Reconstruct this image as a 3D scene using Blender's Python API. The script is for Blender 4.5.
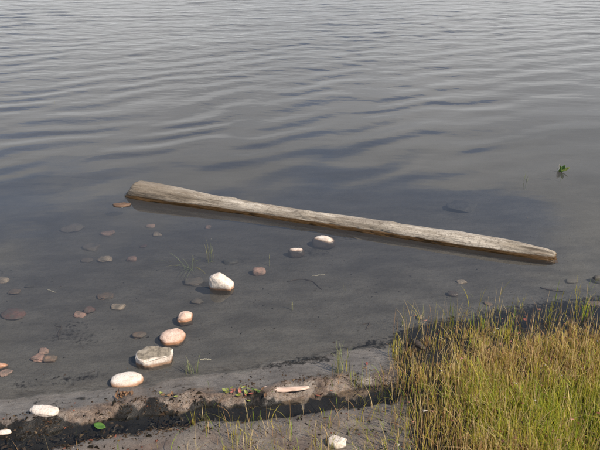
import bpy, bmesh, math, random
import numpy as np
from mathutils import Vector, Matrix, noise as mnoise

# ------------------------------------------------------------------ camera
CAM_H, PITCH, HFOV = 1.75, math.radians(26.5), math.radians(48.0)
scene = bpy.context.scene
for o in list(bpy.data.objects):
    bpy.data.objects.remove(o, do_unlink=True)
COL = scene.collection
cd = bpy.data.cameras.new('camera'); cam = bpy.data.objects.new('camera', cd); COL.objects.link(cam)
cam.location = (0, 0, CAM_H); cam.rotation_euler = (math.pi/2 - PITCH, 0, 0)
cd.sensor_width = 36; cd.lens = 18/math.tan(HFOV/2); cd.clip_start = 0.05; cd.clip_end = 3000
scene.camera = cam

# ------------------------------------------------------------------ light
SUN_DIR = Vector((0.66, -0.44, 0.80)).normalized()          # towards the sun
world = bpy.data.worlds.new('World'); scene.world = world; world.use_nodes = True
wt = world.node_tree; wt.nodes.clear()
def wn(t, **k):
    n = wt.nodes.new(t)
    for a, b in k.items(): setattr(n, a, b)
    return n
sky = wn('ShaderNodeTexSky', sky_type='NISHITA', sun_disc=False)
sky.sun_elevation = math.asin(SUN_DIR.z); sky.sun_rotation = math.atan2(SUN_DIR.x, SUN_DIR.y)
sky.air_density = 1.0; sky.dust_density = 0.3; sky.ozone_density = 1.4
tc = wn('ShaderNodeTexCoord'); sep = wn('ShaderNodeSeparateXYZ')
wt.links.new(tc.outputs['Generated'], sep.inputs[0])
mp = wn('ShaderNodeMapping'); mp.inputs['Scale'].default_value = (-1.0, 1.0, 2.2); mp.inputs['Location'].default_value = (5.3, 2.2, 0.9)
wt.links.new(tc.outputs['Generated'], mp.inputs['Vector'])
n1 = wn('ShaderNodeTexNoise'); n1.inputs['Scale'].default_value = 2.6; n1.inputs['Detail'].default_value = 7; n1.inputs['Roughness'].default_value = 0.56
n2 = wn('ShaderNodeTexNoise'); n2.inputs['Scale'].default_value = 4.2; n2.inputs['Detail'].default_value = 5; n2.inputs['Roughness'].default_value = 0.5
wt.links.new(mp.outputs[0], n1.inputs['Vector']); wt.links.new(mp.outputs[0], n2.inputs['Vector'])
# coverage: a grey bank low in the sky, scattered cloud in blue above
mr = wn('ShaderNodeMapRange'); mr.interpolation_type = 'SMOOTHSTEP'
mr.inputs['From Min'].default_value = 0.15; mr.inputs['From Max'].default_value = 0.52
mr.inputs['To Min'].default_value = 0.34; mr.inputs['To Max'].default_value = -0.10
wt.links.new(sep.outputs['Z'], mr.inputs['Value'])
ad = wn('ShaderNodeMath', operation='ADD'); wt.links.new(n1.outputs['Fac'], ad.inputs[0]); wt.links.new(mr.outputs[0], ad.inputs[1])
cv = wn('ShaderNodeMapRange'); cv.interpolation_type = 'SMOOTHSTEP'
cv.inputs['From Min'].default_value = 0.45; cv.inputs['From Max'].default_value = 0.64
wt.links.new(ad.outputs[0], cv.inputs['Value'])
sk = wn('ShaderNodeVectorMath', operation='SCALE'); sk.inputs['Scale'].default_value = 0.14
wt.links.new(sky.outputs[0], sk.inputs[0])
cr = wn('ShaderNodeValToRGB')
cr.color_ramp.elements[0].position = 0.34; cr.color_ramp.elements[0].color = (0.49, 0.51, 0.535, 1)
cr.color_ramp.elements[1].position = 0.66; cr.color_ramp.elements[1].color = (0.73, 0.735, 0.735, 1)
wt.links.new(n2.outputs['Fac'], cr.inputs['Fac'])
mx = wn('ShaderNodeMixRGB'); wt.links.new(cv.outputs[0], mx.inputs['Fac'])
wt.links.new(sk.outputs[0], mx.inputs[1]); wt.links.new(cr.outputs[0], mx.inputs[2])
bg = wn('ShaderNodeBackground'); bg.inputs['Strength'].default_value = 1.0
wo = wn('ShaderNodeOutputWorld'); wt.links.new(mx.outputs[0], bg.inputs['Color']); wt.links.new(bg.outputs[0], wo.inputs['Surface'])

sl = bpy.data.lights.new('sun', 'SUN'); sl.energy = 5.0; sl.angle = math.radians(0.5); sl.color = (1.0, 0.90, 0.76)
so = bpy.data.objects.new('sun', sl); COL.objects.link(so); so.location = SUN_DIR*30
so.rotation_euler = SUN_DIR.to_track_quat('Z', 'Y').to_euler()
scene.view_settings.view_transform = 'Standard'; scene.view_settings.look = 'None'
scene.view_settings.exposure = 0.38; scene.view_settings.gamma = 1.0
scene.render.engine = 'CYCLES'
scene.cycles.max_bounces = 5; scene.cycles.diffuse_bounces = 2; scene.cycles.glossy_bounces = 3; scene.cycles.transparent_max_bounces = 8
scene.cycles.caustics_reflective = False; scene.cycles.caustics_refractive = False

# ------------------------------------------------------------------ helpers
rng = np.random.default_rng(7); R = random.Random(11)
FPX = 300/math.tan(HFOV/2)
def ray(px, py):
    a, b = (px-300)/FPX, (225-py)/FPX
    c, s = math.cos(PITCH), math.sin(PITCH)
    return np.array([a, c + b*s, -s + b*c])
def P(px, py, z=0.0):
    d = ray(px, py); t = (z-CAM_H)/d[2]
    return np.array([d[0]*t, d[1]*t, z])

def _hash(i, j, seed):
    h = (i*374761393 + j*668265263 + seed*974634777) & 0xffffffff
    h = ((h ^ (h >> 13))*1274126177) & 0xffffffff
    return ((h ^ (h >> 16)) & 0xffff)/65535.0
def vnoise(x, y, seed=0):
    x = np.asarray(x, float); y = np.asarray(y, float)
    i = np.floor(x).astype(np.int64); j = np.floor(y).astype(np.int64)
    u = x-i; v = y-j; u = u*u*u*(u*(6*u-15)+10); v = v*v*v*(v*(6*v-15)+10)
    return ((_hash(i,j,seed)*(1-u)+_hash(i+1,j,seed)*u)*(1-v) + (_hash(i,j+1,seed)*(1-u)+_hash(i+1,j+1,seed)*u)*v)
def fbm(x, y, seed=0, o=4):
    s = 0; a = 1; t = 0
    for k in range(o):
        s = s + a*(vnoise(x*2**k, y*2**k, seed+k*17)-0.5); t += a; a *= 0.5
    return s/t*2
def sstep(a, b, x):
    t = np.clip((x-a)/(b-a), 0, 1); return t*t*(3-2*t)

def mesh_obj(name, V, F, mat=None, parent=None, smooth=True):
    me = bpy.data.meshes.new(name); me.from_pydata([tuple(v) for v in V], [], F); me.update()
    if smooth: me.polygons.foreach_set('use_smooth', np.ones(len(me.polygons), bool))
    if mat: me.materials.append(mat)
    o = bpy.data.objects.new(name, me); COL.objects.link(o)
    if parent is not None: o.parent = parent
    return o
def fast_mesh(name, V, faces, mat, n):
    """V (k,3), faces (m,n) int arrays"""
    me = bpy.data.meshes.new(name); m = len(faces)
    me.vertices.add(len(V)); me.vertices.foreach_set('co', np.asarray(V, np.float32).ravel())
    me.loops.add(m*n); me.loops.foreach_set('vertex_index', np.asarray(faces, np.int32).ravel())
    me.polygons.add(m); me.polygons.foreach_set('loop_start', np.arange(0, m*n, n, dtype=np.int32))
    me.polygons.foreach_set('use_smooth', np.ones(m, bool))
    me.update(calc_edges=True); me.validate()
    me.materials.append(mat)
    o = bpy.data.objects.new(name, me); COL.objects.link(o); return o
def fattr(o, name, arr):
    a = o.data.attributes.new(name, 'FLOAT', 'POINT'); a.data.foreach_set('value', np.asarray(arr, np.float32))
def cattr(o, name, arr):
    a = o.data.attributes.new(name, 'FLOAT_COLOR', 'POINT')
    c = np.ones((len(arr), 4), np.float32); c[:, :3] = arr; a.data.foreach_set('color', c.ravel())
def tag(o, label=None, cat=None, group=None, kind=None):
    if label: o['label'] = label
    if cat: o['category'] = cat
    if group: o['group'] = group
    if kind: o['kind'] = kind
    return o
def empty(name, loc):
    o = bpy.data.objects.new(name, None); o.empty_display_size = 0.05; o.location = loc; COL.objects.link(o); return o

class NT:
    def __init__(s, name):
        s.m = bpy.data.materials.new(name); s.m.use_nodes = True; s.t = s.m.node_tree; s.t.nodes.clear()
        s.out = s.n('ShaderNodeOutputMaterial')
    def n(s, t, ins=None, **k):
        x = s.t.nodes.new(t)
        for a, b in k.items(): setattr(x, a, b)
        for a, b in (ins or {}).items():
            if isinstance(b, bpy.types.NodeSocket): s.t.links.new(b, x.inputs[a])
            else: x.inputs[a].default_value = b
        return x
    def noise(s, vec, scale, detail=4, rough=0.55):
        i = {'Scale': scale, 'Detail': detail, 'Roughness': rough}
        if vec is not None: i['Vector'] = vec
        return s.n('ShaderNodeTexNoise', i).outputs['Fac']
    def ramp(s, fac, stops, smooth=False):
        r = s.n('ShaderNodeValToRGB', {'Fac': fac}); e = r.color_ramp.elements
        if smooth: r.color_ramp.interpolation = 'EASE'
        while len(e) < len(stops): e.new(0.5)
        for k, (p, c) in enumerate(stops):
            e[k].position = p; e[k].color = (c, c, c, 1) if not hasattr(c, '__len__') else (*c, 1)
        return r.outputs['Color']
    def mix(s, f, a, b, blend='MIX'):
        return s.n('ShaderNodeMixRGB', {0: f, 1: a if isinstance(a, bpy.types.NodeSocket) else (*a, 1), 2: b if isinstance(b, bpy.types.NodeSocket) else (*b, 1)}, blend_type=blend).outputs[0]
    def math(s, op, a, b=0.0, clamp=False):
        return s.n('ShaderNodeMath', {0: a, 1: b}, operation=op, use_clamp=clamp).outputs[0]
    def maprange(s, v, a, b, c=0.0, d=1.0, kind='SMOOTHSTEP'):
        x = s.n('ShaderNodeMapRange', {'Value': v, 'From Min': a, 'From Max': b, 'To Min': c, 'To Max': d}); x.interpolation_type = kind
        return x.outputs[0]
    def bump(s, h, strength, dist, normal=None):
        i = {'Height': h, 'Strength': strength, 'Distance': dist}
        if normal is not None: i['Normal'] = normal
        return s.n('ShaderNodeBump', i).outputs[0]
    def attr(s, name, col=False):
        return s.n('ShaderNodeAttribute', attribute_name=name).outputs['Color' if col else 'Fac']
    def pos(s):
        return s.n('ShaderNodeNewGeometry').outputs['Position']
    def mapping(s, vec, scale=(1,1,1), rot=(0,0,0), loc=(0,0,0)):
        return s.n('ShaderNodeMapping', {'Vector': vec, 'Scale': scale, 'Rotation': rot, 'Location': loc}).outputs[0]
    def principled(s, color, rough, normal=None, spec=0.5, **k):
        i = {'Base Color': color if isinstance(color, bpy.types.NodeSocket) else (*color, 1), 'Roughness': rough, 'Specular IOR Level': spec}
        if normal is not None: i['Normal'] = normal
        i.update(k)
        b = s.n('ShaderNodeBsdfPrincipled', i); s.t.links.new(b.outputs[0], s.out.inputs['Surface']); return s.m

# ------------------------------------------------------------------ terrain
def curve(pts, left, right):
    g = np.array([P(*p)[:2] for p in pts]); g = g[np.argsort(g[:, 0])]
    xs = np.concatenate([[-400, g[0,0]-2.0], g[:,0], [g[-1,0]+2.0, 400]])
    ys = np.concatenate([[g[0,1]-2*left-20, g[0,1]-2*left], g[:,1], [g[-1,1]+2*right, g[-1,1]+2*right+20]])
    def f(x):
        return sum(np.interp(np.asarray(x, float)+o, xs, ys) for o in (-0.05,-0.025,0,0.025,0.05))/5
    return f
SHORE = curve([(0,397),(60,392),(130,385),(200,373),(300,358),(350,351),(390,344),(430,334),(500,326),(560,319),(600,314)], 0.05, 0.25)
TROUGH = curve([(0,446),(60,436),(120,426),(200,416),(250,411),(320,404),(370,396),(400,392),(450,392)], 0.1, 0.0)
X_TEND = P(395,392)[0]
def terrain(x, y):
    x = np.asarray(x, float); y = np.asarray(y, float)
    ys = SHORE(x) + 0.035*fbm(x*3.1, y*3.1, 3, 3)
    d = y - ys
    n = fbm(x*1.3, y*1.3, 21, 4); nf = fbm(x*14, y*14, 31, 4); nl = fbm(x*45, y*45, 41, 3)
    bed = -0.012 - 0.036*d - 0.09*np.maximum(d-2.2, 0) + 0.012*n*sstep(0.1, 0.8, d) + 0.003*nf
    bed = np.maximum(bed, -3.0+0.3*n)
    # dips of dark sediment just off the shore are level; land side
    e = np.maximum(-d, 0)
    right = sstep(X_TEND-0.10, X_TEND+0.12, x)
    tl = y - (TROUGH(x)+0.03*fbm(x*5, y*5, 51, 3)+0.022*fbm(x*17, y*17, 53, 3))
    flat = 0.010*sstep(0, 0.12, e) + 0.0045*nf
    ridge = 0.020*np.exp(-((tl-0.090)/0.040)**2)*(0.6+1.1*vnoise(x*9, y*9, 61))
    beyond = np.minimum(0.055*np.maximum(-tl-0.03, 0), 0.03 + 0.02*np.maximum(-tl, 0)) + 0.006*nf*sstep(0.03,.1,-tl)
    lp = sstep(P(215, 420)[0], P(120, 420)[0], x)
    tr = -(0.036 + 0.030*vnoise(x*6, y*6, 71) - 0.030*lp*sstep(0.35, 0.75, vnoise(x*13, y*17, 73)))*np.exp(-((tl)/(0.038+0.014*fbm(x*9, y*9, 75, 2)))**2)
    left_land = flat + ridge + beyond + tr + 0.004*nl*sstep(0.1, 0.2, e)
    right_land = -0.006 + 0.10*np.minimum(e, 0.8) + 0.03*np.maximum(e-0.8, 0) + 0.010*nf + 0.004*nl
    land = left_land*(1-right) + right_land*right
    far = np.clip((-tl-1.5)/40, 0, 1); land = land + 3.0*far*far
    w = sstep(-0.02, 0.03, d)
    return land*(1-w) + bed*w
_hx = np.arange(-4.5, 4.5, 0.01); _hy = np.arange(0.9, 9.0, 0.01)
_HZ = terrain(*np.meshgrid(_hx, _hy))
def terr(x, y):
    u = (x+4.5)/0.01; v = (y-0.9)/0.01; i = int(u); j = int(v)
    if not (0 <= i < len(_hx)-1 and 0 <= j < len(_hy)-1): return float(terrain(x, y))
    u -= i; v -= j; H = _HZ
    return float((H[j,i]*(1-u)+H[j,i+1]*u)*(1-v)+(H[j+1,i]*(1-u)+H[j+1,i+1]*u)*v)
def hit(px, py, off=0.0):
    z = 0.0
    for _ in range(8):
        p = P(px, py, z+off); z = terr(p[0], p[1])
    return np.array([p[0], p[1], z])
def grid_axis(lo, hi, step, out_lo, out_hi, g=1.18):
    a = list(np.arange(lo, hi+1e-6, step)); s = step
    while a[-1] < out_hi: s *= g; a.append(a[-1]+s)
    s = step; b = []; v = lo
    while v > out_lo: s *= g; v -= s; b.append(v)
    return np.array(b[::-1]+a)
def grid(xs, ys):
    X, Y = np.meshgrid(xs, ys); nx, ny = len(xs), len(ys)
    i = np.arange(nx*ny).reshape(ny, nx)
    F = np.stack([i[:-1,:-1], i[:-1,1:], i[1:,1:], i[1:,:-1]], -1).reshape(-1, 4)
    return X.ravel(), Y.ravel(), F

def in_patch(x, y, pts, seed, soft=0.05):
    """soft blobby mask around a pixel polyline on the water plane, pts = (px,py,radius_m)"""
    m = np.zeros_like(x)
    for (a, b) in zip(pts[:-1], pts[1:]):
        p, q = P(a[0], a[1])[:2], P(b[0], b[1])[:2]; v = q-p
        t = np.clip(((x-p[0])*v[0]+(y-p[1])*v[1])/(v@v), 0, 1)
        dd = np.hypot(x-p[0]-t*v[0], y-p[1]-t*v[1]); r = a[2]+(b[2]-a[2])*t
        m = np.maximum(m, 1-sstep(-soft, soft, dd-r + 0.05*fbm(x*9, y*16, seed, 4)))
    return m

def mat_ground():
    t = NT('shore_mud'); p = t.pos()
    org_shade, ridge, dry, bedm = t.attr('organic_shade'), t.attr('ridge'), t.attr('dry'), t.attr('bed')
    a = t.noise(p, 9, 6, 0.6); b = t.noise(p, 55, 5, 0.65); c = t.noise(p, 260, 3, 0.6)
    mud = t.mix(t.ramp(a, [(0.35, 0), (0.65, 1)]), (0.100, 0.088, 0.077), (0.160, 0.142, 0.124))
    bedc = t.mix(t.ramp(t.noise(t.mapping(p, (1, 2.2, 1), (0, 0, -0.3)), 4.5, 7, 0.62), [(0.36, 0), (0.64, 1)]), (0.082, 0.075, 0.068), (0.138, 0.126, 0.113))
    bedc = t.mix(t.ramp(b, [(0.55, 0), (0.72, 0.6)]), bedc, (0.060, 0.052, 0.042))
    mud = t.mix(t.ramp(t.noise(t.mapping(p, (1, 2.6, 1), (0, 0, -0.25)), 20, 6, 0.7), [(0.50, 0), (0.66, 0.75)]), mud, (0.055, 0.045, 0.036))
    col = t.mix(bedm, mud, bedc)
    brown = t.mix(t.ramp(b, [(0.4, 0), (0.6, 1)]), (0.070, 0.046, 0.031), (0.165, 0.112, 0.076))
    col = t.mix(ridge, col, brown)
    dryc = t.mix(t.ramp(a, [(0.40, 0), (0.62, 1)]), (0.165, 0.138, 0.112), (0.125, 0.090, 0.068))
    dryc = t.mix(t.ramp(b, [(0.52, 0), (0.70, 0.8)]), dryc, (0.07, 0.05, 0.038))
    col = t.mix(dry, col, dryc)
    ofac = t.maprange(t.math('ADD', org_shade, t.math('MULTIPLY', t.math('SUBTRACT', b, 0.5), 0.9)), 0.38, 0.62)
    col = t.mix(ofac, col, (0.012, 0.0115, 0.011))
    col = t.mix(t.ramp(c, [(0.35, 0.35), (0.6, 0)]), col, (0.03, 0.024, 0.018))
    h = t.math('ADD', t.math('MULTIPLY', b, 0.8), t.math('MULTIPLY', c, 0.35))
    h = t.math('ADD', h, t.math('MULTIPLY', t.noise(t.mapping(p, (1, 2.2, 1), (0, 0, -0.25)), 24, 4, 0.6), 1.4)); n = t.bump(h, 0.6, 0.007)
    rough = t.maprange(t.math('ADD', t.math('ADD', t.math('MULTIPLY', dry, 0.3), t.math('MULTIPLY', ridge, 0.25)), t.math('MULTIPLY', b, 0.35)), 0.05, 0.8, 0.17, 0.75, 'LINEAR')
    zz = t.n('ShaderNodeSeparateXYZ', {0: p}).outputs[2]
    return t.principled(col, rough, n, t.math('MULTIPLY', t.maprange(zz, -0.003, 0.004, 0.03, 0.5, 'LINEAR'), t.maprange(ofac, 0, 1, 1.0, 0.3, 'LINEAR')))
xs = grid_axis(-2.4, 2.4, 0.0125, -420, 420); ys = grid_axis(1.35, 4.2, 0.0125, -320, 600)
X, Y, F = grid(xs, ys); Z = terrain(X, Y)
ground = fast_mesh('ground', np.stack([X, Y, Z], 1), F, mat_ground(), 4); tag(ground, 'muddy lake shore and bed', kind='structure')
dS = Y-SHORE(X); tl = Y-TROUGH(X); lft = 1-sstep(X_TEND-0.08, X_TEND+0.12, X)
tn = tl+0.05*fbm(X*11, Y*11, 95, 4)+0.02*fbm(X*40, Y*40, 96, 2)
org_shade = np.exp(-(tn/(0.048+0.026*sstep(P(230,420)[0], P(100,420)[0], X)))**4)*lft*(dS < 0)*0.98
org_shade = np.maximum(org_shade, 0.6*sstep(0.25, 0.6, fbm(X*6, Y*12, 97, 4))*lft*(dS < -0.03)*(tl > 0))
org_shade = np.maximum(org_shade, in_patch(X, Y, [(15,385,0.01),(60,379,0.035),(105,372,0.03)], 5, 0.09)*0.72)
org_shade = np.maximum(org_shade, in_patch(X, Y, [(225,368,0.01),(300,362,0.03),(345,350,0.035),(375,340,0.03)], 6, 0.09)*0.75)
org_shade = np.maximum(org_shade, in_patch(X, Y, [(375,345,0.04),(450,322,0.08),(530,308,0.10),(620,298,0.08)], 8, 0.16)*0.72)  # band off the bank: dark of deep, shadowed water painted into the bed colour
org_shade = np.maximum(org_shade, sstep(0.16, 0.04, dS)*(1-lft)*0.97)
# scattered dark sediment streaks on the bed
org_shade = np.maximum(org_shade, sstep(0.20, 0.62, fbm(X*2.2+0.7*Y, Y*3.6, 83, 5))*(dS > 0.15)*0.44)
fattr(ground, 'organic_shade', org_shade)
fattr(ground, 'ridge', sstep(0.0,0.05,tl)*(1-sstep(0.06,0.17,tl+0.09*fbm(X*8,Y*8,91,4)))*lft*(dS < 0.02))
fattr(ground, 'dry', sstep(-0.04, -0.14, tl)*(dS < 0)*lft)
fattr(ground, 'bed', sstep(0.0, 0.12, dS))

# ------------------------------------------------------------------ water
def mat_water():
    t = NT('lake_water'); p = t.pos()
    d = t.attr('chop')
    fine = t.math('MULTIPLY', t.noise(t.mapping(p, (2.0, 4.4, 1), (0, 0, 0.45)), 2.3, 3, 0.5), d)
    fine2 = t.math('MULTIPLY', t.noise(t.mapping(p, (1.2, 2.6, 1), (0, 0, 0.2)), 2.0, 2, 0.5), t.math('ADD', t.math('MULTIPLY', d, 1.6), 0.10))
    h = t.math('ADD', fine, fine2)
    n = t.bump(h, 1.0, 0.0095)
    # Schlick reflectance, the same from above and below (the surface does not bend light)
    ic = t.n('ShaderNodeNewGeometry').outputs['Incoming']
    ct = t.math('ABSOLUTE', t.n('ShaderNodeVectorMath', {0: ic, 1: n}, operation='DOT_PRODUCT').outputs['Value'])
    fr = t.math('ADD', t.math('MULTIPLY', t.math('POWER', t.math('SUBTRACT', 1.0, ct, True), 5.0), 0.98), 0.02, True)
    gl = t.n('ShaderNodeBsdfGlossy', {'Color': (1, 1, 1, 1), 'Roughness': 0.012, 'Normal': n})
    # suspended silt: the deeper the water, the less of the bed comes through it
    depth = t.attr('depth'); silt = t.noise(t.mapping(p, (1, 1.6, 1), (0, 0, -0.3)), 1.6, 5, 0.6)
    turb = t.math('MULTIPLY', t.math('MINIMUM', depth, 1.0), t.maprange(silt, 0.3, 0.7, -7.0, -13.0, 'LINEAR'))
    veil = t.math('SUBTRACT', 1.0, t.math('POWER', 2.71828, turb), True)
    tr = t.n('ShaderNodeBsdfTransparent', {'Color': (0.95, 0.965, 0.95, 1)})
    df = t.n('ShaderNodeBsdfDiffuse', {'Color': (0.060, 0.059, 0.060, 1)})
    body = t.n('ShaderNodeMixShader', {0: veil, 1: tr.outputs[0], 2: df.outputs[0]})
    mx = t.n('ShaderNodeMixShader', {0: fr, 1: body.outputs[0], 2: gl.outputs[0]})
    t.t.links.new(mx.outputs[0], t.out.inputs['Surface'])
    return t.m
def waves(x, y):
    wx = x + 0.22*fbm(x*0.9, y*0.9, 201, 3); wy = y + 0.28*fbm(x*0.7, y*0.9, 202, 3)
    d = y - SHORE(np.clip(x, -2.2, 2.2))
    env = 0.04 + 0.96*sstep(0.9, 4.0, d)
    env2 = sstep(1.6, 8.0, d)
    h = np.zeros_like(x)
    for k, (lam, ang, slope, far) in enumerate([(0.62, 122, 0.016, 0), (0.40, 112, 0.024, 0), (0.30, 128, 0.020, 0), (0.47, 84, 0.014, 0), (0.33, 95, 0.022, 1), (0.25, 78, 0.020, 1), (1.3, 105, 0.010, 0)]):
        kk = 2*math.pi/lam; c, s = math.cos(math.radians(ang)), math.sin(math.radians(ang))
        amp = slope/kk*(0.25+1.5*sstep(0.3, 0.75, vnoise(x*0.55+k*7.3, y*0.4-k*3.1, 210+k)))
        h += amp*np.sin(kk*(wx*c+wy*s)+k*1.7)*(env2 if far else env)
    return h, env2
xs = grid_axis(-8.5, 8.5, 0.034, -400, 400, 1.25); ys = grid_axis(1.4, 18, 0.034, -8, 580, 1.25)
X, Y, F = grid(xs, ys); h, chop = waves(X, Y)
fade = (1-sstep(17, 22, Y))*(1-sstep(8.5, 11, np.abs(X))); h = h*fade
water = fast_mesh('water', np.stack([X, Y, h], 1), F, mat_water(), 4)
fattr(water, 'chop', chop); fattr(water, 'depth', np.maximum(-terrain(X, Y), 0)*np.where(Y < SHORE(X)-0.03, 0.15, 1.0))
tag(water, 'rippled grey lake water reflecting clouds', kind='structure')

# ------------------------------------------------------------------ log
def mat_log():
    t = NT('weathered_wood'); tcn = t.n('ShaderNodeTexCoord').outputs['Object']
    v = t.mapping(tcn, (2.2, 30, 30)); v2 = t.mapping(tcn, (9, 70, 70)); v3 = t.mapping(tcn, (1.3, 7, 7))
    g = t.noise(v, 1.0, 6, 0.65); g2 = t.noise(v2, 1.0, 4, 0.6); g3 = t.noise(v3, 1.6, 5, 0.6)
    blot = t.noise(tcn, 26, 6, 0.7)
    col = t.ramp(g, [(0.32, (0.09, 0.072, 0.056)), (0.44, (0.28, 0.24, 0.19)), (0.60, (0.47, 0.415, 0.345)), (0.8, (0.60, 0.545, 0.47))])
    col = t.mix(t.ramp(g2, [(0.56, 0), (0.68, 0.75)]), col, (0.15, 0.105, 0.07))
    col = t.mix(t.ramp(g3, [(0.48, 0), (0.62, 0.65)]), col, (0.155, 0.125, 0.095))
    col = t.mix(t.ramp(blot, [(0.56, 0), (0.68, 0.75)]), col, (0.10, 0.08, 0.06))
    col = t.mix(t.ramp(t.noise(tcn, 120, 3, 0.6), [(0.52, 0), (0.66, 0.5)]), col, (0.08, 0.065, 0.05))
    sx = t.n('ShaderNodeSeparateXYZ', {0: tcn}).outputs[0]
    col = t.mix(t.maprange(sx, 0.75, 0.1, 0, 0.65), col, (0.15, 0.115, 0.08))
    z = t.n('ShaderNodeSeparateXYZ', {0: t.pos()}).outputs[2]
    zn = t.math('ADD', z, t.math('MULTIPLY', t.math('SUBTRACT', t.noise(t.mapping(tcn, (6, 14, 14)), 1.5, 4, 0.6), 0.5), 0.02))
    wet = t.maprange(zn, 0.020, 0.028, 1, 0)
    col = t.mix(wet, col, t.mix(g, (0.040, 0.021, 0.007), (0.13, 0.070, 0.024)))
    h = t.math('ADD', g, t.math('MULTIPLY', g2, 0.6)); n = t.bump(h, 0.9, 0.010)
    return t.principled(col, t.maprange(wet, 0, 1, 0.85, 0.35, 'LINEAR'), n, 0.35)
def build_log():
    a, b = P(128, 197)[:2], P(556, 263)[:2]
    u = (b-a); L = float(np.linalg.norm(u)); u /= L; n = np.array([-u[1], u[0]])
    if n[1] < 0: n = -n
    prof = [(0.0, .072, .80), (0.006, .073, .93), (0.02, .075, 1), (0.07, .075, 1), (.13, .071, 1), (.19, .063, 1), (.26, .055, 1), (.36, .050, 1), (.50, .0485, 1), (.62, .0495, 1), (.74, .051, 1), (.84, .053, 1), (.90, .053, .97), (.95, .051, .92), (.98, .049, .85), (.992, .047, .76), (.996, .046, .62)]
    pu = [p[0] for p in prof]; NR, NS = 150, 40
    V = []; Fc = []
    us = list(np.concatenate([np.linspace(0, .08, 18), np.linspace(.08, .9, NR-40)[1:], np.linspace(.9, .996, 24)[1:]]))
    for k, q in enumerate(us):
        r = float(np.interp(q, pu, [p[1] for p in prof])); tap = float(np.interp(q, pu, [p[2] for p in prof]))
        c = 0.26*r - 0.008*sstep(.88, 1, q)
        for j in range(NS):
            th = 2*math.pi*j/NS
            rr = r*tap*(1 + 0.035*math.cos(3*th+0.6) - 0.05*math.cos(4*th+1.0)*math.exp(-q*6))
            nv = Vector((q*2.2, math.cos(th)*1.6, math.sin(th)*1.6))
            rr += 0.0045*mnoise.fractal(nv*1.7, 1, 2, 4) + 0.0028*mnoise.fractal(Vector((q*5, math.cos(th)*7, math.sin(th)*7)), 1, 2, 3)
            rr -= 0.008*max(0, 1-abs(mnoise.noise(Vector((q*5, math.cos(th)*2.6, math.sin(th)*2.6+5.0))))*16)
            for (kq, kt, kr) in ((.27, 1.2, .010), (.45, 2.0, .008), (.655, 1.5, .009), (.80, 0.9, .008)):
                dq = (q-kq)*L; dt = (th-kt)*r; dd = dq*dq/0.0012+dt*dt/0.0005; rr += kr*math.exp(-dd)-0.6*kr*math.exp(-dd*7)
            rag = 0.0
            if q > .985: rag = 0.045*mnoise.noise(Vector((math.cos(th)*3, math.sin(th)*3, 2)))
            if q < 0.02: rag = (0.035*math.sin(th)+0.012*math.cos(th))*(1-q/0.02)
            V.append((q*L+rag, math.cos(th)*rr, math.sin(th)*rr + c))
    n_r = len(us)
    for k in range(n_r-1):
        for j in range(NS):
            Fc.append((k*NS+j, k*NS+(j+1) % NS, (k+1)*NS+(j+1) % NS, (k+1)*NS+j))
    for k, q in ((0, -0.004), (n_r-1, 1.0)):
        ci = len(V); ring = V[k*NS:(k+1)*NS]; V.append((q*L, 0, sum(v[2] for v in ring)/NS))
        for j in range(NS): Fc.append((ci, k*NS+(j+1) % NS, k*NS+j) if k == 0 else (ci, k*NS+j, k*NS+(j+1) % NS))
    # local y points away from the camera
    V = [(x, y, z) for x, y, z in V]
    o = mesh_obj('log', V, Fc, mat_log())
    ang = math.atan2(u[1], u[0]); o.rotation_euler = (0, 0, ang)
    p = a + n*0.052; o.location = (p[0], p[1], 0)
    tag(o, 'long weathered grey driftwood log lying half sunk in the water', 'log')
    return o, L
log, LOGL = build_log()

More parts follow.
